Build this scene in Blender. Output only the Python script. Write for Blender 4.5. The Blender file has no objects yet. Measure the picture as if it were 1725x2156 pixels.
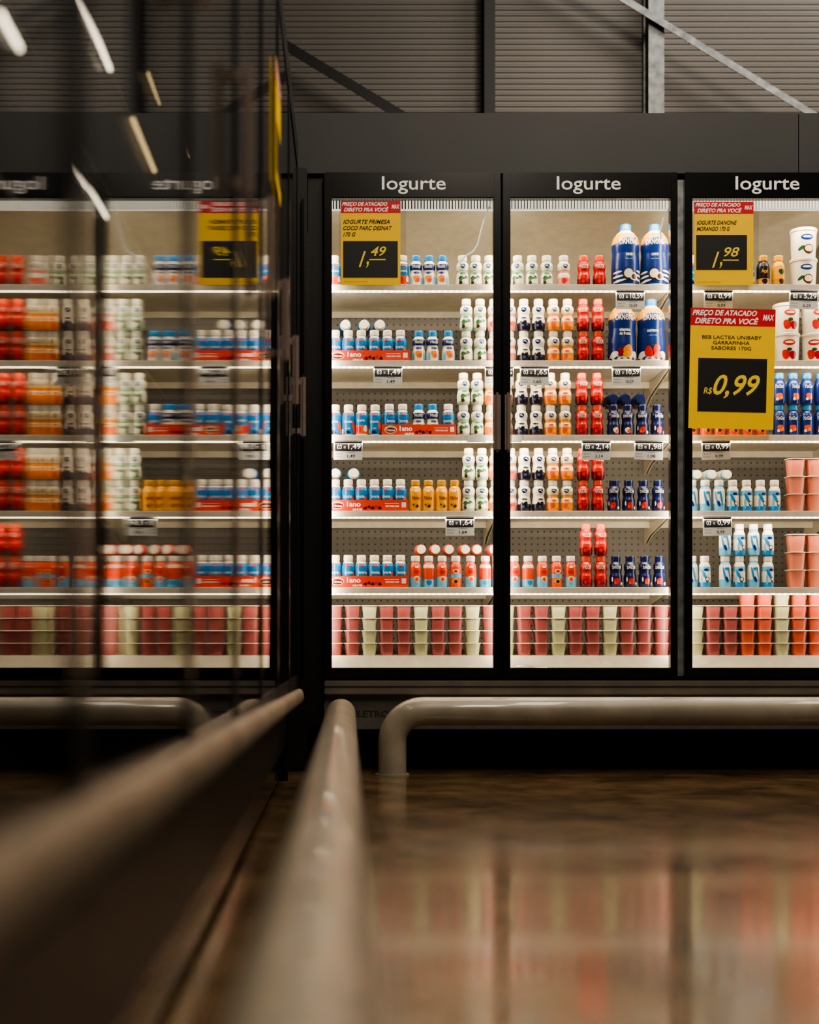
import bpy, bmesh, math, random
from mathutils import Vector, Matrix
random.seed(11)
sc=bpy.context.scene; col=sc.collection
F=2993.; CX=737.; CY=1348.; CZ=.475; D0=5.16
def PX(px,y=0.): return (px-CX)*(D0+y)/F
def PZ(py,y=0.): return CZ-(py-CY)*(D0+y)/F
# ---------------------------------------------------------------- materials
def lin(h):
    h=h.lstrip('#'); c=[int(h[i:i+2],16)/255 for i in (0,2,4)]
    return [x/12.92 if x<=.04045 else ((x+.055)/1.055)**2.4 for x in c]
MC={}
def mat(name,hexc='#808080',rough=.4,metal=0.,emis=0.,noise=.08,nscale=30.,bump=0.,spec=.5,coat=0.,stretch=None):
    if name in MC: return MC[name]
    m=bpy.data.materials.new(name); m.use_nodes=True
    nt=m.node_tree; b=nt.nodes['Principled BSDF']; c=lin(hexc)
    b.inputs['Roughness'].default_value=rough; b.inputs['Metallic'].default_value=metal
    b.inputs['Specular IOR Level'].default_value=spec
    b.inputs['Coat Weight'].default_value=coat
    tc=nt.nodes.new('ShaderNodeTexCoord'); mp=nt.nodes.new('ShaderNodeMapping')
    nz=nt.nodes.new('ShaderNodeTexNoise'); nz.inputs['Scale'].default_value=nscale; nz.inputs['Detail'].default_value=4
    if stretch: mp.inputs['Scale'].default_value=stretch
    nt.links.new(tc.outputs['Object'],mp.inputs['Vector']); nt.links.new(mp.outputs[0],nz.inputs['Vector'])
    rp=nt.nodes.new('ShaderNodeValToRGB')
    rp.color_ramp.elements[0].position=.3; rp.color_ramp.elements[1].position=.7
    rp.color_ramp.elements[0].color=[x*(1-noise) for x in c]+[1]
    rp.color_ramp.elements[1].color=[min(1,x*(1+noise)) for x in c]+[1]
    nt.links.new(nz.outputs['Fac'],rp.inputs[0]); nt.links.new(rp.outputs[0],b.inputs['Base Color'])
    if bump:
        bp=nt.nodes.new('ShaderNodeBump'); bp.inputs['Strength'].default_value=bump; bp.inputs['Distance'].default_value=.01
        nt.links.new(nz.outputs['Fac'],bp.inputs['Height']); nt.links.new(bp.outputs[0],b.inputs['Normal'])
    if emis:
        b.inputs['Emission Color'].default_value=c+[1]; b.inputs['Emission Strength'].default_value=emis
    MC[name]=m; return m
def glassmat(name,ior,rough,tint=(1,1,1),bump=0.,scale=(1,1,1),dist=.01):
    m=bpy.data.materials.new(name); m.use_nodes=True; nt=m.node_tree
    nt.nodes.remove(nt.nodes['Principled BSDF']); out=nt.nodes['Material Output']
    tr=nt.nodes.new('ShaderNodeBsdfTransparent'); tr.inputs[0].default_value=(*tint,1)
    gl=nt.nodes.new('ShaderNodeBsdfGlossy'); gl.inputs['Roughness'].default_value=rough
    fr=nt.nodes.new('ShaderNodeFresnel'); geo=nt.nodes.new('ShaderNodeNewGeometry')
    mr=nt.nodes.new('ShaderNodeMapRange'); mr.inputs[3].default_value=ior; mr.inputs[4].default_value=1/ior
    nt.links.new(geo.outputs['Backfacing'],mr.inputs[0]); nt.links.new(mr.outputs[0],fr.inputs[0])   # thin pane: same reflectance on both faces
    mx=nt.nodes.new('ShaderNodeMixShader')
    nt.links.new(fr.outputs[0],mx.inputs[0]); nt.links.new(tr.outputs[0],mx.inputs[1]); nt.links.new(gl.outputs[0],mx.inputs[2])
    nt.links.new(mx.outputs[0],out.inputs[0])
    if bump:
        tc=nt.nodes.new('ShaderNodeTexCoord'); mp=nt.nodes.new('ShaderNodeMapping'); mp.inputs['Scale'].default_value=scale
        nz=nt.nodes.new('ShaderNodeTexNoise'); nz.inputs['Scale'].default_value=1; nz.inputs['Detail'].default_value=2
        bp=nt.nodes.new('ShaderNodeBump'); bp.inputs['Strength'].default_value=bump; bp.inputs['Distance'].default_value=dist
        nt.links.new(tc.outputs['Object'],mp.inputs[0]); nt.links.new(mp.outputs[0],nz.inputs['Vector'])
        nt.links.new(nz.outputs['Fac'],bp.inputs['Height']); nt.links.new(bp.outputs[0],gl.inputs['Normal'])
    return m
def patternmat(name,c1,c2,kx,kz,thr,rough=.5,emis=0.,axis='Z'):
    """grid of dots: cos(kx x)+cos(kz z) > thr -> c2"""
    m=bpy.data.materials.new(name); m.use_nodes=True; nt=m.node_tree; b=nt.nodes['Principled BSDF']
    b.inputs['Roughness'].default_value=rough
    tc=nt.nodes.new('ShaderNodeTexCoord'); sp=nt.nodes.new('ShaderNodeSeparateXYZ'); nt.links.new(tc.outputs['Object'],sp.inputs[0])
    def mth(op,a,bv):
        n=nt.nodes.new('ShaderNodeMath'); n.operation=op
        nt.links.new(a,n.inputs[0])
        if bv is not None:
            if isinstance(bv,float): n.inputs[1].default_value=bv
            else: nt.links.new(bv,n.inputs[1])
        return n.outputs[0]
    cx=mth('COSINE',mth('MULTIPLY',sp.outputs['X'],float(kx)),None)
    cz=mth('COSINE',mth('MULTIPLY',sp.outputs[axis],float(kz)),None)
    g=mth('GREATER_THAN',mth('ADD',cx,cz),float(thr))
    mx=nt.nodes.new('ShaderNodeMix'); mx.data_type='RGBA'
    nt.links.new(g,mx.inputs[0]); mx.inputs[6].default_value=lin(c1)+[1]; mx.inputs[7].default_value=lin(c2)+[1]
    nt.links.new(mx.outputs[2],b.inputs['Base Color'])
    if emis:
        nt.links.new(mx.outputs[2],b.inputs['Emission Color']); b.inputs['Emission Strength'].default_value=emis
    return m
WHITE=mat('white_enamel','#e6dfce',.35)
SHELFW=mat('white_shelf','#cfc9b9',.4)
BLACK=mat('black_frame','#0b0b0c',.25)
MBLACK=mat('black_matte','#060606',.7)
DGREY=mat('dark_grey_fascia','#3a3b3c',.55,noise=.1,nscale=3)
STEEL=mat('galvanised_steel','#8b8f90',.4,.6,noise=.35,nscale=25)
DSTEEL=mat('dark_steel','#2a2a2c',.5,.3)
SILL=mat('brushed_sill','#7b746a',.35,.5,noise=.2,nscale=8)
LSILL=mat('painted_sill','#796c5c',.4,.1,noise=.35,nscale=4)
RAIL=mat('painted_rail','#8a8172',.38,.0,noise=.22,nscale=7,bump=.06,coat=.3)
PANELG=mat('grey_base_panel','#55524e',.5,noise=.15)
TXT=mat('white_lettering','#f2f0ea',.5,noise=.01,emis=.12)
TXTD=mat('ink_black','#0c0c0d',.5,noise=.01)
YEL=mat('poster_yellow','#f6c400',.5,noise=.03,emis=.12)  # slight emission in the poster colours stands in for aisle light
RED=mat('poster_red','#c80c1c',.5,noise=.03,emis=.08)
YTX=mat('price_yellow','#f2d21c',.5,noise=.02,emis=.1)
PEG=patternmat('perforated_grey_panel','#5c5954','#141414',2*math.pi/.0254,2*math.pi/.0254,1.55)
LEDM=patternmat('led_diodes','#c4b698','#fff0d2',2*math.pi/.022,0,1.35,emis=7.)
GRILM=mat('air_grille_white','#efe9d8',.4,emis=.9)  # glow stands in for cabinet light falling on the slats
GLASS=glassmat('clear_door_glass',1.3,.02)
FGLASS=glassmat('freezer_door_glass',2.05,.015,(.9,.9,.9),bump=.10,scale=(1,9,.7),dist=.004)
CLEAR=glassmat('clear_plastic_sleeve',1.45,.1,(.93,.93,.93))
HANDLE=mat('smoky_handle','#94857c',.12,0.,coat=1.)
HANDLE.node_tree.nodes['Principled BSDF'].inputs['Alpha'].default_value=.6
STREAK=mat('glare_streak','#dfe4e4',.1,emis=.35,coat=1)  # pale glowing material for the modelled reflection streaks
# ---------------------------------------------------------------- text
TCACHE={}
def tgeom(s,shear=0.,bold=0.):
    k=(s,shear,bold)
    if k in TCACHE: return TCACHE[k]
    cu=bpy.data.curves.new('t','FONT'); cu.body=s; cu.size=1; cu.shear=shear; cu.offset=bold; cu.resolution_u=3
    cu.space_line=.85
    ob=bpy.data.objects.new('t',cu); col.objects.link(ob)
    dg=bpy.context.evaluated_depsgraph_get(); dg.update()
    me=bpy.data.meshes.new_from_object(ob.evaluated_get(dg))
    vs=[(v.co.x,v.co.y) for v in me.vertices]; fs=[list(p.vertices) for p in me.polygons]
    bpy.data.objects.remove(ob); bpy.data.curves.remove(cu); bpy.data.meshes.remove(me)
    x0=min(v[0] for v in vs);x1=max(v[0] for v in vs);y0=min(v[1] for v in vs);y1=max(v[1] for v in vs)
    vs=[((x-x0)/(x1-x0),(y-y0)/(y1-y0)) for x,y in vs]
    TCACHE[k]=(vs,fs); return TCACHE[k]
# ---------------------------------------------------------------- mesh builder
class MB:
    def __init__(s): s.v=[];s.f=[];s.m=[];s.sm=[];s.mats=[]
    def mi(s,m):
        if m not in s.mats: s.mats.append(m)
        return s.mats.index(m)
    def add(s,vs,fs,m,smooth=False):
        o=len(s.v); s.v+=[tuple(v) for v in vs]
        k=s.mi(m)
        for f in fs: s.f.append([i+o for i in f]); s.m.append(k); s.sm.append(smooth)
    def box(s,x0,x1,y0,y1,z0,z1,m):
        vs=[(x,y,z) for z in (z0,z1) for y in (y0,y1) for x in (x0,x1)]
        s.add(vs,[(0,2,3,1),(4,5,7,6),(0,1,5,4),(2,6,7,3),(0,4,6,2),(1,3,7,5)],m)
    def rbox(s,x0,x1,y0,y1,z0,z1,m,r=.003):
        bm=bmesh.new(); bmesh.ops.create_cube(bm,size=1)
        for v in bm.verts: v.co=Vector(((x0+x1)/2+v.co.x*(x1-x0),(y0+y1)/2+v.co.y*(y1-y0),(z0+z1)/2+v.co.z*(z1-z0)))
        bmesh.ops.bevel(bm,geom=bm.edges[:],offset=r,segments=2,affect='EDGES')
        bm.verts.index_update()
        s.add([v.co[:] for v in bm.verts],[[v.index for v in f.verts] for f in bm.faces],m); bm.free()
    def lathe(s,prof,mats,seg=20,cx=0,cy=0,cap=(True,True),sq=None,z0=0):
        """prof [(r,z)], mats: one material or list per span; sq=superellipse exponent"""
        if not isinstance(mats,list): mats=[mats]*(len(prof)-1)
        def ring(r,z):
            out=[]
            for i in range(seg):
                a=2*math.pi*i/seg; c,sn=math.cos(a),math.sin(a); k=1
                if sq: k=(abs(c)**sq+abs(sn)**sq)**(-1/sq)
                out.append((cx+r*k*c,cy+r*k*sn,z+z0))
            return out
        for i in range(len(prof)-1):
            vs=ring(*prof[i])+ring(*prof[i+1])
            s.add(vs,[(j,(j+1)%seg,seg+(j+1)%seg,seg+j) for j in range(seg)],mats[i],True)
        if cap[0]: s.add(ring(*prof[0]),[list(range(seg))[::-1]],mats[0])
        if cap[1]: s.add(ring(*prof[-1]),[list(range(seg))],mats[-1])
    def sweep(s,path,r,m,seg=24,rz=None,caps=True):
        path=[Vector(p) for p in path]; rings=[]
        up=None
        for i,p in enumerate(path):
            t=(path[min(i+1,len(path)-1)]-path[max(i-1,0)]).normalized()
            if up is None:
                up=Vector((0,0,1)) if abs(t.z)<.9 else Vector((0,1,0))
            n=(up-t*up.dot(t)).normalized(); up=n; b=t.cross(n)
            rings.append([(p+n*math.cos(a)*(rz or r)+b*math.sin(a)*r)[:] for a in [2*math.pi*j/seg for j in range(seg)]])
        vs=[v for q in rings for v in q]; fs=[]
        for i in range(len(path)-1):
            for j in range(seg): fs.append((i*seg+j,i*seg+(j+1)%seg,(i+1)*seg+(j+1)%seg,(i+1)*seg+j))
        s.add(vs,fs,m,True)
        if caps: s.add(rings[0],[list(range(seg))[::-1]],m); s.add(rings[-1],[list(range(seg))],m)
    def rect(s,x0,x1,z0,z1,y,m): s.add([(x0,y,z0),(x1,y,z0),(x1,y,z1),(x0,y,z1)],[(0,1,2,3)],m)
    def text(s,t,x0,x1,z0,z1,y,m,shear=0.,bold=0.,fn=None):
        vs,fs=tgeom(t,shear,bold)
        q=[(x0+u*(x1-x0),z0+v*(z1-z0)) for u,v in vs]
        s.add([fn(*p) for p in q] if fn else [(a,y,b) for a,b in q],fs,m)
    def patch(s,u,v,ru,rv,m,fn,rot=0,blob=0,seg=14,ext=0):
        vs=[fn(u,v,ext)]; fs=[]
        R=3
        for k in range(1,R+1):
            for j in range(seg):
                a=2*math.pi*j/seg; q=k/R*(1+blob*math.sin(3*a+u*900))
                du,dv=ru*q*math.cos(a),rv*q*math.sin(a)
                vs.append(fn(u+du*math.cos(rot)-dv*math.sin(rot),v+du*math.sin(rot)+dv*math.cos(rot),ext))
        for j in range(seg): fs.append((0,1+j,1+(j+1)%seg))
        for k in range(R-1):
            for j in range(seg):
                a=1+k*seg;b=a+seg; fs.append((a+j,b+j,b+(j+1)%seg,a+(j+1)%seg))
        s.add(vs,fs,m,True)
    def mesh(s,name):
        me=bpy.data.meshes.new(name); me.from_pydata(s.v,[],s.f)
        for m in s.mats: me.materials.append(m)
        for p,k,q in zip(me.polygons,s.m,s.sm): p.material_index=k; p.use_smooth=q
        me.update(); return me
    def obj(s,name,parent=None,loc=(0,0,0),**kw):
        return newobj(name,s.mesh(name),parent,loc,**kw)
def newobj(name,data,parent=None,loc=(0,0,0),rot=None,label=None,category=None,group=None,kind=None):
    o=bpy.data.objects.new(name,data); o.location=loc; col.objects.link(o)
    if rot: o.rotation_euler=rot
    if parent: o.parent=parent
    if label: o['label']=label
    if category: o['category']=category
    if group: o['group']=group
    if kind: o['kind']=kind
    return o
# ================================================================= SETTING
def floormat():
    m=bpy.data.materials.new('polished_brown_concrete'); m.use_nodes=True; nt=m.node_tree; b=nt.nodes['Principled BSDF']
    tc=nt.nodes.new('ShaderNodeTexCoord'); n=nt.nodes.new('ShaderNodeTexNoise'); n.inputs['Scale'].default_value=3.5; n.inputs['Detail'].default_value=8; n.inputs['Roughness'].default_value=.65
    n2=nt.nodes.new('ShaderNodeTexNoise'); n2.inputs['Scale'].default_value=14; n2.inputs['Detail'].default_value=5
    nt.links.new(tc.outputs['Object'],n.inputs['Vector']); nt.links.new(tc.outputs['Object'],n2.inputs['Vector'])
    r=nt.nodes.new('ShaderNodeValToRGB'); e=r.color_ramp.elements
    e[0].position=.35; e[0].color=lin('#3d2f20')+[1]; e[1].position=.68; e[1].color=lin('#705b42')+[1]
    nt.links.new(n.outputs['Fac'],r.inputs[0]); nt.links.new(r.outputs[0],b.inputs['Base Color'])
    r2=nt.nodes.new('ShaderNodeMapRange'); r2.inputs[3].default_value=.13; r2.inputs[4].default_value=.26
    nt.links.new(n2.outputs['Fac'],r2.inputs[0]); nt.links.new(r2.outputs[0],b.inputs['Roughness'])
    bp=nt.nodes.new('ShaderNodeBump'); bp.inputs['Strength'].default_value=.035; bp.inputs['Distance'].default_value=.01
    nt.links.new(n.outputs['Fac'],bp.inputs['Height']); nt.links.new(bp.outputs[0],b.inputs['Normal'])
    b.inputs['Coat Weight'].default_value=.25; b.inputs['Coat Roughness'].default_value=.08
    return m
b=MB(); b.box(-3,5,-8,2.0,-.1,0,floormat()); b.obj('floor',kind='structure')
# corrugated wall
WY=1.6
WM=mat('corrugated_wall_sheet','#77736e',.45,.15,noise=.12,nscale=1.5)
b=MB(); p=.027; z=0.; prof=[]
while z<5.2:
    prof+=[(0,z),(0,z+p*.45),(-.004,z+p*.6),(-.004,z+p*.85)]; z+=p
vs=[];fs=[]
for y,zz in prof: vs+=[(-3,WY+y,zz),(5,WY+y,zz)]
for i in range(len(prof)-1): fs.append((2*i,2*i+1,2*i+3,2*i+2))
b.add(vs,fs,WM); b.box(-3,5,WY+.01,WY+.1,0,5.2,WM); b.obj('wall_back',kind='structure')
# columns
def column(px0,px1,y,m,label):
    x0,x1=PX(px0,y),PX(px1,y); b=MB()
    b.box(x0,x1,y,y+.008,0,5.2,m); b.box(x0,x1,y+.11,y+.118,0,5.2,m); b.box((x0+x1)/2-.004,(x0+x1)/2+.004,y+.008,y+.11,0,5.2,m)
    b.obj('steel_column',label=label,category='column')
column(1020,1043,1.44,DSTEEL,'dark painted steel column against the corrugated wall')
column(1366,1399,1.44,STEEL,'galvanised steel column against the corrugated wall')
def brace(ax,ay,bx,by,y,w,m,label,e0=1.5,e1=.6):
    A=Vector((PX(ax,y),y,PZ(ay,y)));B=Vector((PX(bx,y),y,PZ(by,y))); d=(B-A); A=A-d*e0; B=B+d*e1
    t=(B-A).normalized(); n=Vector((-t.z,0,t.x)); b=MB()
    for (o0,o1,y0,y1) in ((-w/2,w/2,0,.005),(w/2-.005,w/2,.005,w)):
        vs=[]
        for P in (A,B):
            for o,yy in ((o0,y0),(o1,y0),(o1,y1),(o0,y1)): q=P+n*o; vs.append((q.x,y+yy,q.z))
        b.add(vs,[(0,1,2,3),(7,6,5,4),(0,4,5,1),(1,5,6,2),(2,6,7,3),(3,7,4,0)],m)
    b.obj('steel_brace',label=label,category='beam')
brace(1318,0,1705,236,1.406,.032,STEEL,'thin galvanised diagonal brace on the wall',.9,2.4)
brace(615,103,838,238,1.393,.045,mat('black_steel','#161617',.5,.2),'dark diagonal steel brace on the wall',1.5,2.)
# fascia above coolers
b=MB()
zt,zb=PZ(238,.0),PZ(366,.0)
xs=PX(1682,0)
b.box(-.60,xs-.0015,.0,.75,zb+.002,zt,DGREY); b.box(xs+.0015,3.2,.0,.75,zb+.002,zt,DGREY)
b.obj('trim_1',kind='structure')
# ================================================================= BACK COOLER
ROWPY=[603,762,918,1077,1237]
YP=.135      # product centre line
ZS=[PZ(p,.11) for p in ROWPY]; ZDECK=PZ(1380,.11)
doors=[(683,1053),(1058,1425),(1440,1812)]
XL=PX(683); XR=PX(1812)
cool=newobj('display_cooler',None,label='wide black display cooler with three glass doors and white shelves',category='refrigerator')
b=MB()
CAB=mat('cabinet_black','#101011',.4)
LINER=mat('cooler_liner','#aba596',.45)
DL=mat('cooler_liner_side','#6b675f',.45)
b.box(XL-.06,XL,.022,.75,.16,zb,CAB)           # left outer
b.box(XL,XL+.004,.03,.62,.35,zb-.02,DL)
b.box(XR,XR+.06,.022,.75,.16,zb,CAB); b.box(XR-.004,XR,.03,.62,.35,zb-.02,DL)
b.box(XL,XR,.66,.75,.16,zb,CAB); b.box(XL,XR,.03,.66,zb-.02,zb,CAB)
b.box(XL,XR,.022,.66,.16,.345,CAB)
b.box(XL,XR,.03,.10,.345,.36,WHITE)
b.box(XL+.004,XR-.004,.10,.62,.36,ZDECK,WHITE)
b.box(XL-.06,XR+.06,.24,.75,0.,.16,MBLACK)
b.obj('body',cool)
b=MB(); b.box(XL+.004,XR-.004,.60,.61,ZDECK,1.98,PEG); b.obj('perforated_back_panel',cool)
b=MB(); pr=[(.05,PZ(441,.05)),(.10,2.075),(.22,2.085),(.36,2.07),(.48,2.02),(.56,1.95),(.595,1.86)]
vs=[];fs=[]
for y,z in pr: vs+=[(XL+.004,y,z),(XR-.004,y,z)]
for i in range(len(pr)-1): fs.append((2*i,2*i+1,2*i+3,2*i+2))
b.add(vs,fs,LINER,True); b.obj('curved_canopy',cool)
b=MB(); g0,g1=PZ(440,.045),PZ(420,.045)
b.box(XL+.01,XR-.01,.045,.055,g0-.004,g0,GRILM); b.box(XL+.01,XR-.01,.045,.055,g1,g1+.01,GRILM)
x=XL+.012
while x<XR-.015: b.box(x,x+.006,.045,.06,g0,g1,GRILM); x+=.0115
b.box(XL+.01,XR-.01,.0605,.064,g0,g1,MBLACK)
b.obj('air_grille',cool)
b=MB(); LG=mat('light_grille','#b7b2a6',.4)
b.box(XL+.01,XR-.01,.032,.036,.36,.374,LG); b.box(XL+.01,XR-.01,.094,.098,.36,.374,LG)
x=XL+.012
while x<XR-.015: b.box(x,x+.006,.036,.094,.366,.370,LG); x+=.0115
b.obj('air_return_grille',cool)
# mullions behind doors
for px in (1055.5,1432.5):
    b=MB(); w=.009 if px<1100 else .014; c=PX(px)
    b.box(c-w,c+w,.005 if px>1100 else .024,.05,.345,zb-.02,STEEL if px>1100 else CAB); b.obj('mullion',cool)
# shelves per bay
bx=[XL+.005,PX(1055.5),PX(1432.5),XR-.005]
for k,z in enumerate(ZS):
    for i in range(3):
        b=MB(); x0,x1=bx[i]+.002,bx[i+1]-.002
        b.box(x0,x1,.085,.50,z-.006,z,SHELFW)
        b.rbox(x0,x1,.078,.086,z-.022,z,WHITE,.002)
        b.box(x0,x1,.492,.50,z-.03,z-.006,SHELFW)
        s=b.obj('shelf',cool)
        c=MB(); c.box(x0+.004,x1-.004,.080,.090,z-.028,z-.0225,LEDM); c.obj('led_strip',s)
        for xx in (x0+.002,x1-.006):
            c=MB(); c.add([(xx,.12,z-.007),(xx,.598,z-.007),(xx,.598,z-.09),(xx,.5,z-.06),(xx+.004,.12,z-.007),(xx+.004,.598,z-.007),(xx+.004,.598,z-.09),(xx+.004,.5,z-.06)],[(0,1,2,3),(7,6,5,4),(0,3,7,4),(3,2,6,7)],SHELFW)
            c.obj('bracket',s)
# doors
ZD0,ZD1=PZ(1428),zb
def handle_mesh():
    b=MB(); z0,z1=PZ(955),PZ(830); w=.0125
    b.rbox(-w,w,-.030,-.012,z0,z1,HANDLE,.0085)
    b.rbox(-.006,.006,-.014,0.,z0+.015,z0+.035,HANDLE,.002); b.rbox(-.006,.006,-.014,0.,z1-.035,z1-.015,HANDLE,.002)
    return b.mesh('handle')
HM=handle_mesh()
for i,(p0,p1) in enumerate(doors):
    x0,x1=PX(p0),PX(p1); sw=PX(737+16); zh=PZ(420)
    b=MB()
    b.rbox(x0,x0+sw,-.02,.02,ZD0,ZD1,BLACK); b.rbox(x1-sw+.002,x1,-.02,.02,ZD0,ZD1,BLACK)
    b.rbox(x0+sw-.004,x1-sw+.006,-.0195,.0195,zh,ZD1-.0005,BLACK); b.rbox(x0+sw-.004,x1-sw+.006,-.0195,.0195,ZD0+.0005,ZD0+.038,BLACK)
    d=b.obj('door',cool)
    c=MB(); c.box(x0+sw-.002,x1-sw+.004,-.014,-.009,ZD0+.036,zh+.002,GLASS); c.obj('glass_pane',d)
    c=MB(); tcx=[871,1238,1613][i]
    c.text('Iogurte',PX(tcx-67),PX(tcx+67),PZ(412),PZ(375),-.0203,TXT,bold=.008); c.obj('lettering',d)
    hx=[PX(1045),PX(1068),PX(1802)][i]
    newobj('handle',HM,d,(hx,-.019,0),label='smoky grey moulded handle')
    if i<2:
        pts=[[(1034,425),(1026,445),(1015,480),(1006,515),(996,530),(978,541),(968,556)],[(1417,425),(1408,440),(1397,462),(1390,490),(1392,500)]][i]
        c=MB(); c.sweep([(PX(a,.04),.036,PZ(q,.04)) for a,q in pts],.003,STREAK,8); c.obj('door_glare',d,label='modelled streak of lamp light reflected in the door glass')  # curve added to imitate a lamp reflection streak on the glass
# sill, lower panel
b=MB(); b.rbox(XL-.0,3.2,-.035,.021,PZ(1463,-.03),PZ(1433,-.03),SILL,.004); b.box(XL,3.2,-.037,-.034,PZ(1447,-.03),PZ(1444,-.03),DSTEEL)
b.obj('sill',cool)
b=MB(); b.box(XL,XR+.06,-.005,.022,PZ(1535),PZ(1463,-.03),PANELG); lp=b.obj('lower_panel',cool)
b=MB(); b.text('ELETROFRIO',PX(742),PX(868),PZ(1510),PZ(1496),-.0056,mat('faded_ink','#2c2a28',.5),bold=.03); b.obj('lettering',lp)
b=MB(); b.box(XL-.06,3.2,.225,.2395,0,.03,DSTEEL); b.obj('baseboard_back',kind='structure')
# corner fillers
b=MB(); b.rbox(-.30,XL-.062,-.012,.06,0,zb+.02,CAB,.004); b.box(-.175,-.165,-.03,-.012,.35,zb-.1,BLACK)
b.obj('trim_2',kind='structure')
# ================================================================= BUMPER RAILS
b=MB(); R=.11; zc=.226; xl=.149; yl=-.16; path=[(xl,yl,0.006),(xl,yl,zc-R)]
for i in range(1,13):
    a=math.pi/2*i/12; path.append((xl+R-R*math.cos(a),yl,zc-R+R*math.sin(a)))
path+=[(1.2,yl,zc),(2.3,yl,zc)]
for i in range(1,13):
    a=math.pi/2*i/12; path.append((2.3+R*math.sin(a),yl,zc-R+R*math.cos(a)))
path.append((2.3+R,yl,.006))
b.sweep(path,.05,RAIL,32); r=b.obj('bumper_rail',label='grey painted tubular steel bumper rail before the display cooler',category='guard rail')
for x in (xl,2.41):
    c=MB(); c.lathe([(.06,0),(.06,.006)],RAIL,28,x,yl); c.obj('foot_flange',r)
b=MB(); xr=-.031; path=[(xr,-5.0,0.006),(xr,-5.0,zc-R)]
for i in range(1,11):
    a=math.pi/2*i/10; path.append((xr,-5.0+R-R*math.cos(a),zc-R+R*math.sin(a)))
path+=[(xr,-3.5,zc),(xr,-2,zc),(xr,-.33,zc)]
for i in range(1,11):
    a=math.pi/2*i/10; path.append((xr,-.33+R*math.sin(a),zc-R+R*math.cos(a)))
path.append((xr,-.22,.006))
b.sweep(path,.05,RAIL,32); r=b.obj('bumper_rail',label='long grey tubular steel bumper rail running along the freezer row',category='guard rail')
for y in (-5.0,-.22):
    c=MB(); c.lathe([(.06,0),(.06,.006)],RAIL,28,xr,y); c.obj('foot_flange',r)
# ================================================================= LEFT FREEZER ROW
fz=newobj('freezer_row',None,label='long row of black upright freezers with reflective glass doors',category='refrigerator')
YN=-5.6; YF=-.335; XF=-.18
b=MB()
b.box(-1.0,-.95,YN,YF,.0,2.3,CAB); b.box(-.95,XF-.03,YN,YF,2.18,2.3,CAB)
b.box(-.95,XF-.03,YF-.03,YF,.0,2.18,CAB); b.box(-.95,XF-.03,YN,YN+.03,.0,2.18,CAB)
b.box(-.95,-.215,YN+.03,YF-.03,.12,.34,CAB)
b.box(-.95,-.265,YN+.03,YF,.0,.12,MBLACK)
b.obj('body',fz)
GLB=mat('glossy_black_base','#0d0b0a',.18,coat=.5)
b=MB(); b.box(-.255,-.232,YN,YF,.02,.30,GLB); b.obj('base_panel',fz)
b=MB(); path=[]
for i in range(13):
    y=YN+(YF-YN)*i/12; d=y+D0; path.append((-.172,y,.362-.016*max(d,0)))
b.sweep(path,.016,LSILL,20,rz=.026); b.obj('sill_bumper',fz)
for k,z in enumerate((.62,.92,1.22,1.52,1.82)):
    b=MB(); b.box(-.9,-.56,YN+.04,YF-.04,z-.015,z,mat('dim_shelf','#4a4846',.5)); b.obj('shelf',fz)
bounds=[-4.87+.648*j+.0 for j in range(8)]   # d=.29 ... 4.83
for j in range(7):
    y0,y1=bounds[j]+.003,bounds[j+1]-.003
    b=MB(); w=.020
    b.rbox(XF-.028,XF+.003,y0,y0+w,.30,2.168,BLACK); b.rbox(XF-.028,XF+.003,y1-w,y1,.30,2.168,BLACK)
    b.rbox(XF-.0275,XF+.0025,y0+w-.004,y1-w+.004,2.08,2.1675,BLACK); b.rbox(XF-.0275,XF+.0025,y0+w-.004,y1-w+.004,.3005,.36,BLACK)
    d=b.obj('door',fz)
    c=MB(); c.box(XF-.006,XF,y0+w-.002,y1-w+.002,.358,2.082,FGLASS); g=c.obj('glass_pane',d)
    newobj('handle',HM,d,(XF+.002,y1-.045,0),rot=(0,0,math.pi/2),label='smoky grey moulded handle')
# glowing rods added inside the freezer, imitating ceiling light reflections in its doors
GLINT=mat('warm_reflection_streak','#fff0cf',.5,emis=11.,noise=0)
DGLINT=mat('dim_warm_reflection_streak','#e8c98a',.5,emis=4.,noise=0)
def streak_in(ax,ay,bx,by,m=GLINT,X=-.45,r=.003):
    P=[]
    for x,y in ((ax,ay),(bx,by)):
        d=-X*F/(CX-x); P.append((X,d-D0,CZ+(CY-y)*d/F))
    zc_=(P[0][2]+P[1][2])/2
    b=MB(); b.sweep([(X,P[0][1],zc_),(X,P[1][1],zc_)],r,m,8); b.obj('reflection_streak',fz)
streak_in(168,0,232,140,r=.004); streak_in(0,30,42,100,r=.0035); streak_in(135,320,185,382,GLINT); streak_in(190,400,225,455,GLINT,r=.0025)
streak_in(312,140,335,232,DGLINT); streak_in(280,262,325,350,DGLINT,r=.006); streak_in(385,265,400,350,DGLINT)
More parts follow.
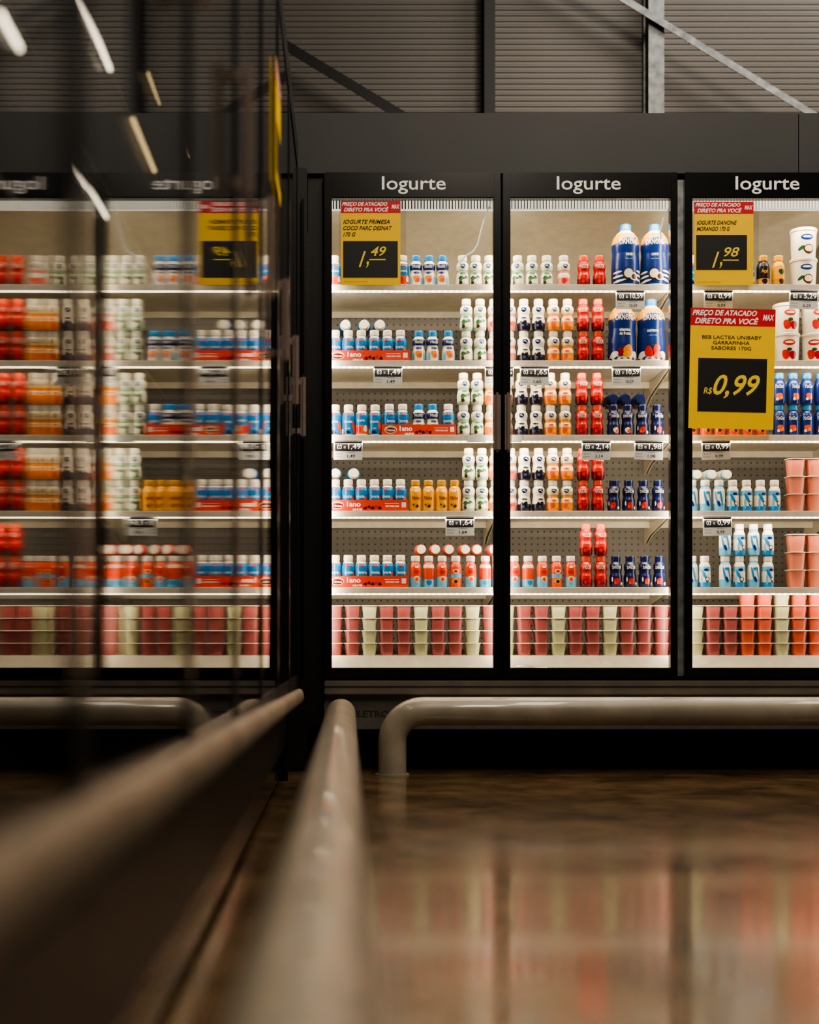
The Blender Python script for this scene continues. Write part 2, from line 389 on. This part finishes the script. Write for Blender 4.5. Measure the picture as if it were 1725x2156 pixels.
# ================================================================= POSTERS & TAGS
def board(name,w,h,items,loc,rot=None,label='',category='sign',group=None,base=YEL,sleeve=0,parent=None):
    b=MB(); b.box(-w/2,w/2,0,.0012,-h/2,h/2,base)
    for n,it in enumerate(items):
        y=-.0004-.00015*n
        if it[0]=='r': _,u0,u1,v0,v1,m=it; b.rect((u0-.5)*w,(u1-.5)*w,(.5-v1)*h,(.5-v0)*h,y,m)
        else:
            _,t,u0,u1,v0,v1,m,sh,bo=it; b.text(t,(u0-.5)*w,(u1-.5)*w,(.5-v1)*h,(.5-v0)*h,y,m,sh,bo)
    o=b.obj(name,parent,loc,rot=rot,label=label,category=category,group=group)
    if sleeve:
        c=MB(); c.box(-w/2-.006,w/2+sleeve,.0014,.0022,-h/2-.004,h/2+.004,CLEAR); c.obj('clear_sleeve',o)
    return o
HDR=[('r',0,1,0,.145,RED),('t','PREÇO DE ATACADO',.02,.78,.015,.07,TXT,.3,.03),('t','DIRETO PRA VOCÊ',.05,.80,.07,.13,TXT,.3,.03),('t','MAX',.85,.985,.045,.095,TXT,.25,.03)]
def poster(p0,p1,q0,q1,lines,price,frac,label,black):
    w=PX(p1)-PX(p0); h=PZ(q0)-PZ(q1)
    it=list(HDR)
    for n,(t,u1) in enumerate(lines): it.append(('t',t,.04,u1,.225+.075*n,.275+.075*n,TXTD,.3,.02))
    it+=[('t','R$',.05,.12,.50,.535,TXTD,.2,0)]
    it+=[('r',black[0],black[1],black[2],black[3],TXTD),
         ('t',price,.30,.42,.60,.79,YTX,.5,.01),('t',',',.42,.47,.72,.80,YTX,.3,0),('t',frac,.50,.76,.545,.66,YTX,.3,.01),('r',.48,.75,.695,.708,YTX),
         ('t','OFERTA VÁLIDA ATÉ DURAR O ESTOQUE',.05,.45,.955,.968,TXTD,.3,0)]
    return board('price_poster',w,h,it,((PX(p0)+PX(p1))/2,-.0235,(PZ(q0)+PZ(q1))/2),label=label,group='price posters on the glass doors',sleeve=.02)
poster(718,843,427,603,[('IOGURTE FRIMESA',.82),('COCO PARC DESNAT',.86),('170 G',.25)],'1','49','yellow price poster with red header reading 1,49',(.04,.955,.48,.915))
poster(1459,1583,429,604,[('IOGURTE DANONE',.72),('MORANGO 170 G',.60)],'1','98','yellow price poster with red header reading 1,98',(.03,.89,.40,.815))
w=PX(1627)-PX(1449); h=PZ(653)-PZ(905)
it=list(HDR)+[('t','BEB LACTEA UNIBABY',.14,.84,.225,.255,TXTD,0,.01),('t','GARRAFINHA',.27,.70,.27,.30,TXTD,0,.01),('t','SABORES 170G',.25,.72,.315,.345,TXTD,0,.01),
 ('r',.10,.91,.415,.86,TXTD),('t','R$',.17,.27,.66,.72,YTX,.2,.01),('t','0,99',.28,.83,.55,.75,YTX,.35,.015)]
board('price_poster',w,h,it,((PX(1449)+PX(1627))/2,-.0245,(PZ(653)+PZ(905))/2),rot=(0,math.radians(1.2),0),label='large yellow price poster with red header reading R$ 0,99',group='price posters on the glass doors')
board('price_poster',.21,.29,HDR+[('r',.05,.95,.5,.9,TXTD)],(XF+.0072,-1.72,1.70),rot=(0,0,math.pi/2),label='yellow price poster with red header on freezer door',group='price posters on the glass doors')
TAGW=mat('tag_white','#d8d8d4',.5,noise=.02); TAGK=mat('tag_black','#1a1a1c',.5,noise=.02)
def tag(px,row,price,dy=0):
    w=.106;h=.072; z=ZS[row]-.020-h/2-dy
    it=[('r',.04,.97,.08,.57,TAGK),('t','IOG PARC DESNATADO 170G',.05,.8,.015,.065,TXTD,0,0),('t','03',.12,.28,.24,.46,TXT,0,.01),('t','=',.35,.42,.32,.42,TXT,0,.01),('t',price,.50,.94,.20,.50,TXT,0,.02),
        ('t','VAREJO',.45,.75,.60,.67,TXTD,0,0),('t',price,.47,.74,.74,.92,TXTD,0,.01),('t','789640 012',.05,.32,.68,.74,TXTD,0,0),('t','IOGURTE',.05,.28,.82,.88,TXTD,0,0)]
    board('price_tag',w,h,it,(PX(px,.07),.0762,z),rot=(0,math.radians(random.uniform(-1.5,2.)),0),base=TAGW,label='small black and white shelf price tag reading '+price,group='price tags on the cooler shelves',category='price tag')
for a in [(1328,0,'10,59'),(1514,0,'0,99'),(1694,0,'5,29'),(817,1,'1,49'),(1052,1,'1,65'),(1126,1,'1,65'),(1320,1,'10,59'),(733,2,'1,49'),(1256,2,'2,14'),(1367,2,'1,98'),(1509,2,'0,99'),(969,3,'1,64'),(1512,3,'0,99')]: tag(*a)
for px in (1004,1080):
    b=MB(); b.box(-.035,.035,0,.0012,-.014,.014,TAGW); b.obj('price_tag',loc=(PX(px,.07),.0762,ZS[2]-.014),label='small blank white shelf label',category='price tag',group='price tags on the cooler shelves')
# ================================================================= BOTTLES
def pm(n,h,r=.3): return mat(n,h,r,noise=.04,nscale=60)
C=dict(blue=pm('bottle_blue','#0a6fae'),navy=pm('bottle_navy','#0a1748'),white=pm('bottle_white','#dcd7c8'),orange=pm('bottle_orange','#d8450f'),
 red=pm('bottle_red','#bd180c'),dred=pm('bottle_dark_red','#5e0a0b'),green=pm('label_green','#3f6c44'),pgreen=pm('label_pale_green','#93ad8e'),
 grey=pm('logo_slate','#2c4a70'),purple=pm('berry_purple','#1a0c22'),peach=pm('peach_orange','#e28112'),yellow=pm('bottle_yellow','#e09a04'),
 lblue=pm('bottle_light_blue','#5fa6cc'),sky=pm('cap_sky','#1c7bbc'),pink=pm('label_pink','#cf7a6e'),brown=pm('coconut_brown','#42200c'),
 cream=pm('label_cream','#e8cf9c'),dblue=pm('royal_blue','#0a2668'),gold=pm('cap_gold','#b88408'),black=pm('label_black','#120d16'),lorange=pm('cap_coral','#dc4824'),
 mag=pm('label_crimson','#90081c'),leaf=pm('label_leaf','#164a2a'))
PA=[(.019,0),(.0222,.003),(.0242,.012),(.0242,.03),(.0242,.05),(.0242,.066),(.0236,.077),(.0200,.088),(.0158,.094),(.0155,.098)]
PC=[(.018,0),(.0220,.003),(.0242,.014),(.0242,.030),(.0234,.043),(.0206,.053),(.0202,.058),(.0220,.067),(.0236,.076),(.0222,.086),(.0170,.093),(.0152,.098)]
PS=[(.018,0),(.021,.003),(.0222,.02),(.0222,.05),(.0218,.066),(.0213,.078),(.0180,.088),(.015,.094),(.015,.098)]
PG=[(.044,0),(.050,.006),(.0525,.03),(.0525,.07),(.051,.10),(.049,.125),(.051,.15),(.051,.165),(.046,.185),(.034,.202),(.022,.212),(.019,.216)]
def capp(r=.0172): return [(r*.97,.097),(r,.099),(r,.114),(r*.92,.118)]
def rad(prof,z):
    for (r0,z0),(r1,z1) in zip(prof,prof[1:]):
        if z<=z1: return r0+(r1-r0)*(z-z0)/(z1-z0) if z1>z0 else r1
    return prof[-1][0]
def refine(prof,cuts):
    out=list(prof)
    for z in cuts:
        if all(abs(p[1]-z)>.0004 for p in out): out.append((rad(prof,z),z))
    return sorted(out,key=lambda p:p[1])
def wrap(prof,e0=.0004):
    def fn(u,v,ext=0):
        r=rad(prof,v)+e0+ext; a=u/r; return (r*math.sin(a),-r*math.cos(a),v)
    return fn
def bottle(prof,bands,capm,deco,capprof=None,seg=24):
    p=refine(prof,[z for z,_ in bands if z<prof[-1][1]])
    ms=[]
    for (r0,z0),(r1,z1) in zip(p,p[1:]):
        zc=(z0+z1)/2
        ms.append(next((C[m] for z,m in bands if zc<z),C[bands[-1][1]]))
    b=MB(); b.lathe(p,ms,seg); fn=wrap(prof)
    for n,d in enumerate(deco):
        if d[0]=='p': _,u,v,ru,rv,m=d[:6]; b.patch(u,v,ru,rv,C[m],fn,rot=d[6] if len(d)>6 else 0,blob=d[7] if len(d)>7 else 0,ext=.00015*n)
        elif d[0]=='t':
            _,t,w,v0,v1,m=d[:6]; u=d[6] if len(d)>6 else 0
            b.text(t,u-w/2,u+w/2,v0,v1,0,C[m],d[7] if len(d)>7 else 0,.02,fn=lambda a,c,n=n:fn(a,c,.00015*n+.0004))
    body=b.mesh('yogurt_bottle')
    c=MB(); c.lathe(capprof or capp(),C[capm],seg); cap=c.mesh('cap')
    return body,cap
K={}
LG0=[('p',-.003,.079,.005,.0012,'white',.5),('p',.002,.076,.005,.0012,'white',-.5)]
K['A']=(bottle(PA,[(.006,'white'),(.088,'blue'),(.1,'white')],'white',[('p',.027,.03,.009,.026,'orange',.3,.1),('p',-.028,.016,.008,.014,'white',0,.15),('p',-.002,.079,.008,.005,'red'),('t','Iogurte',.032,.044,.060,'white'),('p',.002,.028,.008,.003,'lblue'),('p',-.004,.014,.012,.006,'navy',0,.1)]),'blue yogurt bottle with white cap and orange side label')
K['A2']=(bottle(PA,[(.008,'white'),(.04,'orange'),(.06,'blue'),(.086,'blue'),(.1,'white')],'white',[('p',-.01,.025,.012,.012,'red',0,.1),('p',.018,.028,.008,.012,'white',0,.1),('p',.0,.078,.007,.005,'red'),('t','Iogurte',.030,.050,.064,'white')]),'blue and orange yogurt bottle with white cap')
K['B']=(bottle(PC,[(.05,'white'),(.062,'white'),(.084,'dblue'),(.1,'white')],'sky',[('p',0,.03,.013,.014,'peach',0,.15),('p',.006,.024,.008,.008,'orange',0,.1),('p',-.022,.02,.007,.017,'lblue'),('p',.024,.02,.007,.017,'lblue'),('t','Nestlé',.030,.069,.081,'white'),('p',0,.052,.012,.004,'dblue')],capp()),'white and blue yogurt bottle with orange fruit label')
K['C']=(bottle(PC,[(.012,'pgreen'),(.05,'white'),(.062,'pgreen'),(.09,'white'),(.1,'pgreen')],'white',[('p',0,.077,.010,.009,'grey',0,.08)]+LG0+[('p',-.004,.028,.014,.010,'green',.4,.25),('p',.006,.020,.010,.009,'white',0,.1),('p',-.009,.014,.007,.006,'brown',.5),('p',-.012,.034,.008,.003,'leaf',.8),('p',.014,.036,.008,.003,'leaf',-.5),('p',0,.050,.012,.003,'green')]),'white yogurt bottle with pale green coconut label')
K['D']=(bottle(PC,[(.028,'purple'),(.05,'white'),(.1,'white')],'white',[('p',0,.077,.011,.009,'navy',0,.08)]+LG0+[('p',-.010,.028,.007,.007,'black',0,.1),('p',.005,.030,.008,.007,'purple',0,.1),('p',.014,.022,.005,.005,'grey'),('p',-.004,.018,.006,.005,'grey'),('p',0,.046,.012,.003,'purple')]),'white yogurt bottle with dark plum label')
K['E']=(bottle(PC,[(.034,'peach'),(.05,'cream'),(.062,'peach'),(.09,'cream'),(.1,'white')],'white',[('p',0,.077,.010,.008,'grey',0,.08)]+LG0+[('p',-.006,.022,.009,.010,'orange',0,.1),('p',.010,.02,.007,.008,'yellow',0,.1),('p',0,.042,.010,.003,'orange')]),'cream yogurt bottle with orange peach label')
K['P']=(bottle(PC,[(.034,'pink'),(.05,'white'),(.062,'pink'),(.1,'white')],'white',[('p',0,.077,.010,.008,'grey',0,.08)]+LG0+[('p',-.006,.022,.009,.010,'red',0,.1),('p',.008,.026,.005,.006,'lorange')]),'white yogurt bottle with pink strawberry label')
K['F']=(bottle(PC,[(.030,'dred'),(.1,'red')],'lorange',[('p',0,.022,.014,.012,'mag',0,.15),('p',-.006,.02,.006,.007,'red'),('p',.008,.026,.006,.006,'red'),('t','VIGOR',.034,.068,.084,'white'),('p',0,.046,.010,.003,'lorange')]),'red strawberry yogurt bottle with coral cap')
K['H']=(bottle(PC,[(.1,'navy')],'navy',[('t','DANONE',.034,.069,.080,'white'),('p',0,.083,.008,.002,'lblue'),('p',.0,.024,.011,.012,'red',.3,.15),('p',-.006,.018,.005,.006,'orange'),('p',-.018,.03,.003,.009,'white'),('p',.02,.014,.005,.006,'white')]),'navy blue yogurt bottle with strawberry label')
K['H2']=(bottle(PC,[(.1,'navy')],'navy',[('t','DANONE',.034,.069,.080,'white'),('p',0,.083,.008,.002,'lblue'),('p',.0,.022,.010,.011,'cream',.3,.1),('p',.006,.018,.007,.008,'orange')]),'navy blue yogurt bottle with fruit label')
K['I']=(bottle(PA,[(.006,'gold'),(.1,'yellow')],'gold',[('t','Ninho',.030,.044,.058,'dred'),('p',0,.076,.008,.004,'white'),('p',0,.022,.013,.009,'gold',0,.1),('p',.004,.02,.006,.006,'brown'),('p',-.01,.026,.004,.004,'leaf')]),'yellow yogurt drink bottle with gold cap')
K['J']=(bottle(PS,[(.040,'lblue'),(.088,'orange'),(.1,'orange')],'white',[('p',0,.032,.011,.012,'cream',0,.1),('p',0,.03,.007,.008,'lorange'),('p',0,.058,.012,.007,'red'),('p',0,.076,.008,.004,'white')],capp(.0165)),'orange and light blue children yogurt bottle')
K['J2']=(bottle(PS,[(.035,'orange'),(.05,'lblue'),(.1,'orange')],'white',[('p',-.002,.024,.012,.011,'yellow',0,.15),('p',0,.022,.007,.007,'brown'),('p',0,.06,.012,.009,'cream',0,.1),('p',0,.06,.008,.005,'red')],capp(.0165)),'orange children yogurt bottle with yellow label')
K['J3']=(bottle(PS,[(.03,'lblue'),(.072,'orange'),(.085,'white'),(.1,'orange')],'white',[('p',0,.05,.011,.016,'orange'),('p',-.012,.05,.003,.018,'lorange'),('p',.012,.05,.003,.018,'red'),('p',0,.018,.011,.009,'sky',0,.1)],capp(.0165)),'orange and light blue children yogurt bottle, back label')
K['L']=(bottle(PS,[(.02,'sky'),(.06,'white'),(.078,'lblue'),(.1,'white')],'white',[('p',-.006,.05,.006,.02,'sky',.5),('p',.008,.03,.009,.010,'brown',0,.1),('p',.008,.031,.006,.006,'white'),('p',.004,.066,.010,.005,'dblue'),('p',-.014,.03,.004,.02,'lblue')],capp(.0165)),'white and light blue coconut yogurt bottle')
K['L2']=(bottle(PS,[(.03,'lblue'),(.085,'white'),(.1,'lblue')],'white',[('p',-.01,.05,.004,.028,'sky',.2),('p',.01,.05,.004,.028,'sky',.2),('p',0,.03,.005,.012,'dblue',.3),('p',.0,.07,.010,.005,'sky')],capp(.0165)),'pale blue yogurt bottle with stripes')
K['M']=(bottle(PA,[(.1,'dblue')],'sky',[('t','YoGut',.032,.060,.074,'white',0,.3),('p',0,.03,.012,.013,'orange',0,.15),('p',.007,.025,.006,.007,'peach'),('p',-.008,.02,.005,.006,'white')]),'royal blue yogurt bottle with orange fruit label')
K['Q']=(bottle(PA,[(.03,'gold'),(.078,'black'),(.1,'black')],'gold',[('t','Açaí',.026,.048,.066,'yellow'),('p',0,.02,.011,.010,'purple',0,.1)]),'black yogurt bottle with yellow lettering')
K['Q2']=(bottle(PA,[(.03,'gold'),(.1,'yellow')],'yellow',[('p',0,.056,.012,.010,'leaf',0,.1),('p',0,.02,.011,.010,'brown',0,.1)]),'yellow banana yogurt bottle')
bc=[(.0205,.214),(.021,.217),(.021,.236),(.019,.2385)]
def big(fruit,txt,extra):
    return bottle(PG,[(.008,'white'),(.160,'dblue'),(.200,'yellow'),(.22,'white')],'sky',
      [('p',0,.166,.046,.020,'dblue'),('t','DANONE',.072,.154,.175,'white'),('p',0,.182,.018,.0022,'lblue')]+extra+txt+fruit,bc,48)
STR=[('p',-.04,.02,.03,.004,'white',.15),('p',.045,.024,.03,.004,'white',-.15),('p',-.045,.036,.026,.004,'white',.1),('p',.045,.04,.026,.004,'white',-.1),('p',-.048,.052,.02,.004,'white',.1),('p',.048,.055,.02,.004,'white',-.1)]
WB=[('p',0,.012,.075,.018,'white'),('p',-.045,.026,.02,.012,'white',.4),('p',.045,.026,.02,.012,'white',-.4)]
K['G']=(big([('p',-.004,.044,.021,.022,'brown',0,.05),('p',-.003,.046,.017,.017,'white'),('p',.018,.034,.015,.015,'white',0,.1),('p',.018,.034,.010,.010,'brown')],[('t','coco',.026,.112,.122,'white'),('t','leite, coco',.030,.098,.103,'lblue')],STR),'large navy yogurt bottle with blue cap and coconut label')
K['G1']=(big([('p',-.012,.036,.016,.017,'mag',0,.05),('p',.012,.042,.019,.021,'peach',0,.06),('p',.006,.026,.014,.012,'yellow',0,.1)],[('t','vitamina\nde frutas',.044,.098,.124,'white')],WB),'large navy yogurt bottle with mixed fruit label')
K['G2']=(big([('p',-.016,.036,.016,.021,'red',.3,.1),('p',.014,.046,.014,.019,'red',-.4,.1),('p',.018,.024,.016,.012,'lorange',0,.1),('p',.0,.06,.006,.004,'leaf')],[('t','morango',.044,.106,.118,'white'),('t','polpa e leite',.03,.094,.099,'lblue')],WB),'large navy yogurt bottle with strawberry label')
ROWN=['top','second','third','fourth','lowest']
def place(kind,px,row,tier=0,y=YP,rot=None,zbase=None,dz=0):
    (bm_,cm_),lab=K[kind]
    z=(ZS[row] if zbase is None else zbase)+tier*.1182+dz+.0003
    rz=random.uniform(-.28,.28) if rot is None else rot
    g='yogurt bottles on the %s cooler shelf'%ROWN[row]
    o=newobj('yogurt_bottle',bm_,None,(PX(px,y),y,z),rot=(0,0,rz),label=lab,category='bottle',group=g)
    newobj('cap',cm_,o)
    return o
def lying(kind,px,row,dx=0,tz=.1182,y=.25):
    (bm_,cm_),lab=K[kind]; z=ZS[row]+tz+.0246
    o=newobj('yogurt_bottle',bm_,None,(PX(px,.13),y,z),rot=(math.pi/2,0,random.uniform(-.06,.06)),label=' '.join(lab.split()[:7])+', lying on its side',category='bottle',group='yogurt bottles on the %s cooler shelf'%ROWN[row])
    newobj('cap',cm_,o)
TR=.0025
AX=(706,733.5,761,788.5,816,843.5)
# shelf 1
for x in (704,848): place('A2',x,0)
for x in (732,760,788,816): place('A',x,0)
for x in (876,904,932): place('B',x,0)
for x in (974,1002,1030,1059,1090,1120,1151): place('C',x,0)
place('P',1187,0); place('F',1229,0); place('F',1262,0)
place('G',1317,0,y=.15,rot=.1); place('G',1378,0,y=.15,rot=-.15)
place('A',1457,0); 
for x in (1486,1516,1546,1575): place('A2',x,0)
place('Q',1607,0,rot=0); place('Q2',1639,0)
# shelf 2
for x in AX: place('A',x,1,dz=TR)
for x in (726,768,798): lying('A',x,1,tz=.1182+TR)
for x in (882,911,944): place('B',x,1)
def cols(row,spec,x):
    for k,px in spec:
        for t in (0,1): place(k,px,row,t)
cols(1,[('C',982),('C',1011),('P',1040),('P',1073),('D',1103),('D',1134),('E',1165),('E',1195),('F',1228),('F',1259)],0)
place('G1',1310,1,y=.15,rot=.05); place('G2',1371,1,y=.15,rot=-.05)
for x in (1457,1486,1515,1544,1573): place('A2',x,1)
place('M',1634,1,y=.27)
# shelf 3
for x,k in zip((706,734,762,790,820,848),('A','A','A2','A','A','A')): place(k,x,2,dz=TR if x>800 else 0)
place('B',882,2,dz=TR); place('B',911,2,dz=TR); place('A',944,2,dz=TR)
cols(2,[('C',976),('C',1005),('E',1034),('P',1066),('D',1098),('D',1129),('E',1159),('E',1190),('F',1225),('F',1257)],0)
for x,k in zip((1292,1322,1353,1384),('H2','H2','H','H')): place(k,x,2)
for x in (1291,1321,1352): lying('H',x,2)
for x in (1457,1486,1515,1544,1573,1602): place('J2',x,2)
for x in (1641,1670,1699,1728):
    for t in (0,1): place('M',x,2,t)
# shelf 4
for x in AX: place('A',x,3,dz=TR)
for x in (706,743): lying('A',x,3,tz=.1182+TR)
for x in (875,902.5,930,957.5): place('I',x,3,y=.136)
cols(3,[('C',987),('C',1015),('E',1043),('P',1075),('D',1104),('D',1134),('E',1164),('E',1194),('F',1228),('F',1259)],0)
for x,k in zip((1293,1324,1355,1386),'HHHH'): place(k,x,3)
for x,k in zip((1457,1485,1514,1543,1572,1601,1631),('L2','L2','L2','L','L','L','L')): place(k,x,3)
for x in (1471,1502,1533): lying('L2',x,3,tz=.1182,y=.27)
# shelf 5
for x in AX: place('A',x,4,dz=TR)
for n,x in enumerate((875,903,931,960,991,1022,1053,1083,1112,1142,1172,1202)): place(('J','J3','J','J2')[n%4] if n<6 else ('J3','J','J2','J')[n%4],x,4)
for x in (886,917,947,978,1008,1038,1068): lying('J',x,4,y=.25)
cols(4,[('F',1234),('F',1265)],0)
for x in (1297,1327,1358,1389): place('H',x,4)
place('L2',1457,4); place('L',1484,4)
for x,k in ((1527,'L2'),(1557,'L'),(1587,'L2'),(1617,'L')):
    for t in (0,1): place(k,x,4,t)
# ---------------------------------------------------------------- trays
TRM=mat('orange_carton','#cc3208',.5,noise=.04); TRI=mat('carton_inside','#a89070',.7)
def tray(p0,p1,row):
    x0,x1=PX(p0,.1),PX(p1,.1); y0,y1=.1085,.235; h=.042; z=ZS[row]+.0002
    cxm=(x0+x1)/2; w=x1-x0; b=MB()
    b.box(-w/2,w/2,0,y1-y0,0,.002,TRI); b.box(-w/2,w/2,-.002,0,0,h,TRM); b.box(-w/2,-w/2+.0012,0,y1-y0,.002,h*.9,TRM); b.box(w/2-.0012,w/2,0,y1-y0,.002,h*.9,TRM); b.box(-w/2,w/2,y1-y0,y1-y0+.0015,0,h,TRM)
    y=-.0024
    fn=lambda u,v,e=0:(u,y-e,v)
    b.patch(-w*.38,h*.55,w*.085,h*.36,C['cream'],fn); b.patch(-w*.38,h*.5,w*.075,h*.24,C['dred'],fn,ext=.0002)
    b.text('Frimesa',-w*.44,-w*.32,h*.40,h*.62,y-.0006,TXT,0,.01); b.text('PROMOÇÃO',-w*.44,-w*.32,h*.74,h*.85,y-.0006,TXTD)
    b.text('1ano',-w*.26,-w*.09,h*.42,h*.88,y,TXT,0,.03); b.text('GRÁTIS',-w*.19,-w*.07,h*.08,h*.3,y,TXT,0,.03)
    for j in range(5): b.patch(w*(-.03+.045*j),h*(.3+.1*(j%2)),w*.022,h*.14,(C['dred'],C['brown'],C['navy'],C['red'],C['black'])[j],fn,blob=.2)
    b.text('Compre produtos Frimesa,',w*.21,w*.39,h*.62,h*.76,y,TXT); b.text('PROMO.FRIMESA.COM.BR',w*.22,w*.39,h*.40,h*.54,y,TXT,0,.01)
    b.rect(w*.42,w*.475,h*.35,h*.8,y,TAGW)
    b.obj('carton_tray',loc=(cxm,y0,z),label='orange promotional carton tray holding yogurt bottles',category='tray',group='orange carton trays on the cooler shelves')
tray(690,863,1); tray(804,961,2); tray(690,859.5,3); tray(690,859.5,4)
# ================================================================= CUPS
CUPM={n:pm('cup_'+n,h,.45) for n,h in (('pink','#7c3a39'),('green','#9a9b78'),('peach','#cc765e'),('coral','#a8452f'))}
LIDM=pm('cup_lid','#d2c6b4',.35)
def cup(colr,w,h):
    b=MB(); b.lathe([(w*.36,0),(w*.37,.002),(w*.44,h*.85),(w*.445,h-.003)],CUPM[colr],20,sq=4)
    c=MB(); c.lathe([(w*.485,h-.003),(w*.49,h-.0022),(w*.49,h-.0006),(w*.48,h)],LIDM,20,sq=5)
    return b.mesh('yogurt_cup'),c.mesh('lid')
CU={k:cup(k,.0625,.0462) for k in ('pink','green','coral')}
CU2={k:cup(k,.071,.066) for k in ('peach','coral','green')}
def pcup(meshes,x,y,z,lab,g,rz=0):
    o=newobj('yogurt_cup',meshes[0],None,(x,y,z),rot=(0,0,rz),label=lab,category='cup',group=g); newobj('lid',meshes[1],o)
pitch=.0640
x=XL+.004+.034; i=0
seq='ppgppgppgpgppgppgppppgppppgppp'
while x<XR-.04:
    kx=(x/(D0+.15)*F+CX)
    cl={'p':'pink','g':'green'}[seq[i%len(seq)]]
    if kx>1570 and cl=='pink' : cl='coral'
    if kx<1765:
        lab={'pink':'dark pink','green':'pale green','coral':'coral'}[cl]
        for t in range(4): pcup(CU[cl],x+random.uniform(-.0005,.0005),.145,ZDECK+.0003+t*.0464,lab+' square yogurt cup with foil lid, stacked','stacked yogurt cups on the cooler deck',random.uniform(-.01,.01))
        if 1565<kx<1760: pcup(CU[cl if i%3 else 'coral'],x,.145,ZDECK+.0003+4*.0464,'coral square yogurt cup with foil lid, stacked on top','stacked yogurt cups on the cooler deck')
    x+=pitch; i+=1
for row in (3,4):
    for px in (1675,1716,1757):
        for t in range(3):
            pcup(CU2['peach'],PX(px,.14)+(.0 if row==3 else .002),.145,ZS[row]+.0003+t*.0662,'peach coloured square yogurt cup with foil lid, stacked','stacked peach yogurt cups on the shelves')
# big white tubs
def tub(fr):
    h=.111
    pr=[(.040,0),(.043,.003),(.0455,.05),(.0475,.098)]
    b=MB(); b.lathe(pr,[C['white']]*3,36); fn=wrap(pr,.0006)
    b.patch(0,.074,.024,.011,C['dblue' if fr=='c' else 'red'],fn); b.patch(0,.075,.017,.004,C['white'],fn,ext=.0004)
    if fr=='c': 
        b.patch(.006,.03,.020,.018,C['brown'],fn,blob=.05); b.patch(.006,.032,.015,.012,C['cream'],fn,ext=.0003); b.patch(-.022,.034,.014,.006,C['leaf'],fn,rot=.6)
    else:
        b.patch(-.012,.03,.015,.018,C['red'],fn,blob=.08,rot=.3); b.patch(.014,.028,.014,.016,C['mag'],fn,blob=.08,ext=.0003); b.patch(0,.048,.010,.006,C['leaf'],fn,ext=.0006)
    c=MB(); c.lathe([(.049,.098),(.0505,.0995),(.0505,.107),(.048,h)],LIDM,36)
    return b.mesh('yogurt_tub'),c.mesh('lid')
T1=tub('c'); T2=tub('s')
for (px,row,T,lab) in ((1692,0,T1,'white yogurt tub with coconut label'),(1656,1,T2,'white yogurt tub with strawberry label'),(1715,1,T2,'white yogurt tub with strawberry label')):
    for t in (0,1):
        y=.16; o=newobj('yogurt_tub',T[0],None,(PX(px,y),y,ZS[row]+.0003+t*.1114),rot=(0,0,random.uniform(-.3,.3)),label=lab,category='tub',group='stacked yogurt tubs on the upper shelves'); newobj('lid',T[1],o)
# paper slip at the bottom
b=MB(); vs=[];n=8
for i in range(n+1):
    u=i/n; vs+=[(u*.11,.0,.004+.006*math.sin(u*5)+.002),(u*.11+.01,.045,.006+.004*math.sin(u*5+1)+.002)]
b.add(vs,[(2*i,2*i+2,2*i+3,2*i+1) for i in range(n)],TAGW,True); b.obj('paper_slip',loc=(PX(1087,.05),.042,.371),label='crumpled white paper slip on the air grille',category='paper')
# ================================================================= LIGHTS
def area(name,loc,rot,sx,sy,e,colr,spread=math.pi):
    l=bpy.data.lights.new(name,'AREA'); l.shape='RECTANGLE'; l.size=sx; l.size_y=sy; l.energy=e; l.color=colr; l.spread=spread
    o=bpy.data.objects.new(name,l); o.location=loc; o.rotation_euler=rot; col.objects.link(o); return o
WC=(1,.83,.60)
xm=(XL+XR)/2
for k,z in enumerate(ZS+[PZ(441,.05)+.01]):
    area('shelf_light',(xm,.078 if k<5 else .07,z-.0305),(math.radians(25),0,0),XR-XL-.03,.012,5.2 if k<5 else 9.5,WC)
for x in (XL+.012,PX(1055.5),PX(1432.5),XR-.012):
    area('mullion_light',(x,.052,1.22),(math.radians(90),0,0),.02,1.6,5.5,WC)
for (x,y,e) in ((1.2,-2.2,80),(.9,-4.6,115),(3.2,-1.2,60)):
    area('ceiling_light',(x,y,4.6),(0,0,0),.35,2.2,e,(1,.88,.72))
area('wall_light',(2.6,-.2,4.7),(math.radians(35),0,0),2.5,.3,28,(1,.93,.84))
w=bpy.data.worlds.new('world'); sc.world=w; w.use_nodes=True
w.node_tree.nodes['Background'].inputs[0].default_value=(.9,.78,.64,1); w.node_tree.nodes['Background'].inputs[1].default_value=.06
sc.view_settings.view_transform='AgX'
sc.view_settings.look='AgX - Medium High Contrast'
# ================================================================= CAMERA
cam=bpy.data.cameras.new('camera'); co=bpy.data.objects.new('camera',cam); col.objects.link(co)
co.location=(0,-D0,CZ); co.rotation_euler=(math.pi/2,0,0)
cam.sensor_width=36; cam.lens=F/2156*36; cam.shift_x=(862.5-CX)/2156; cam.shift_y=(CY-1078)/2156
cam.clip_start=.02; cam.dof.use_dof=True; cam.dof.focus_distance=D0+.1; cam.dof.aperture_fstop=1.8
sc.camera=co
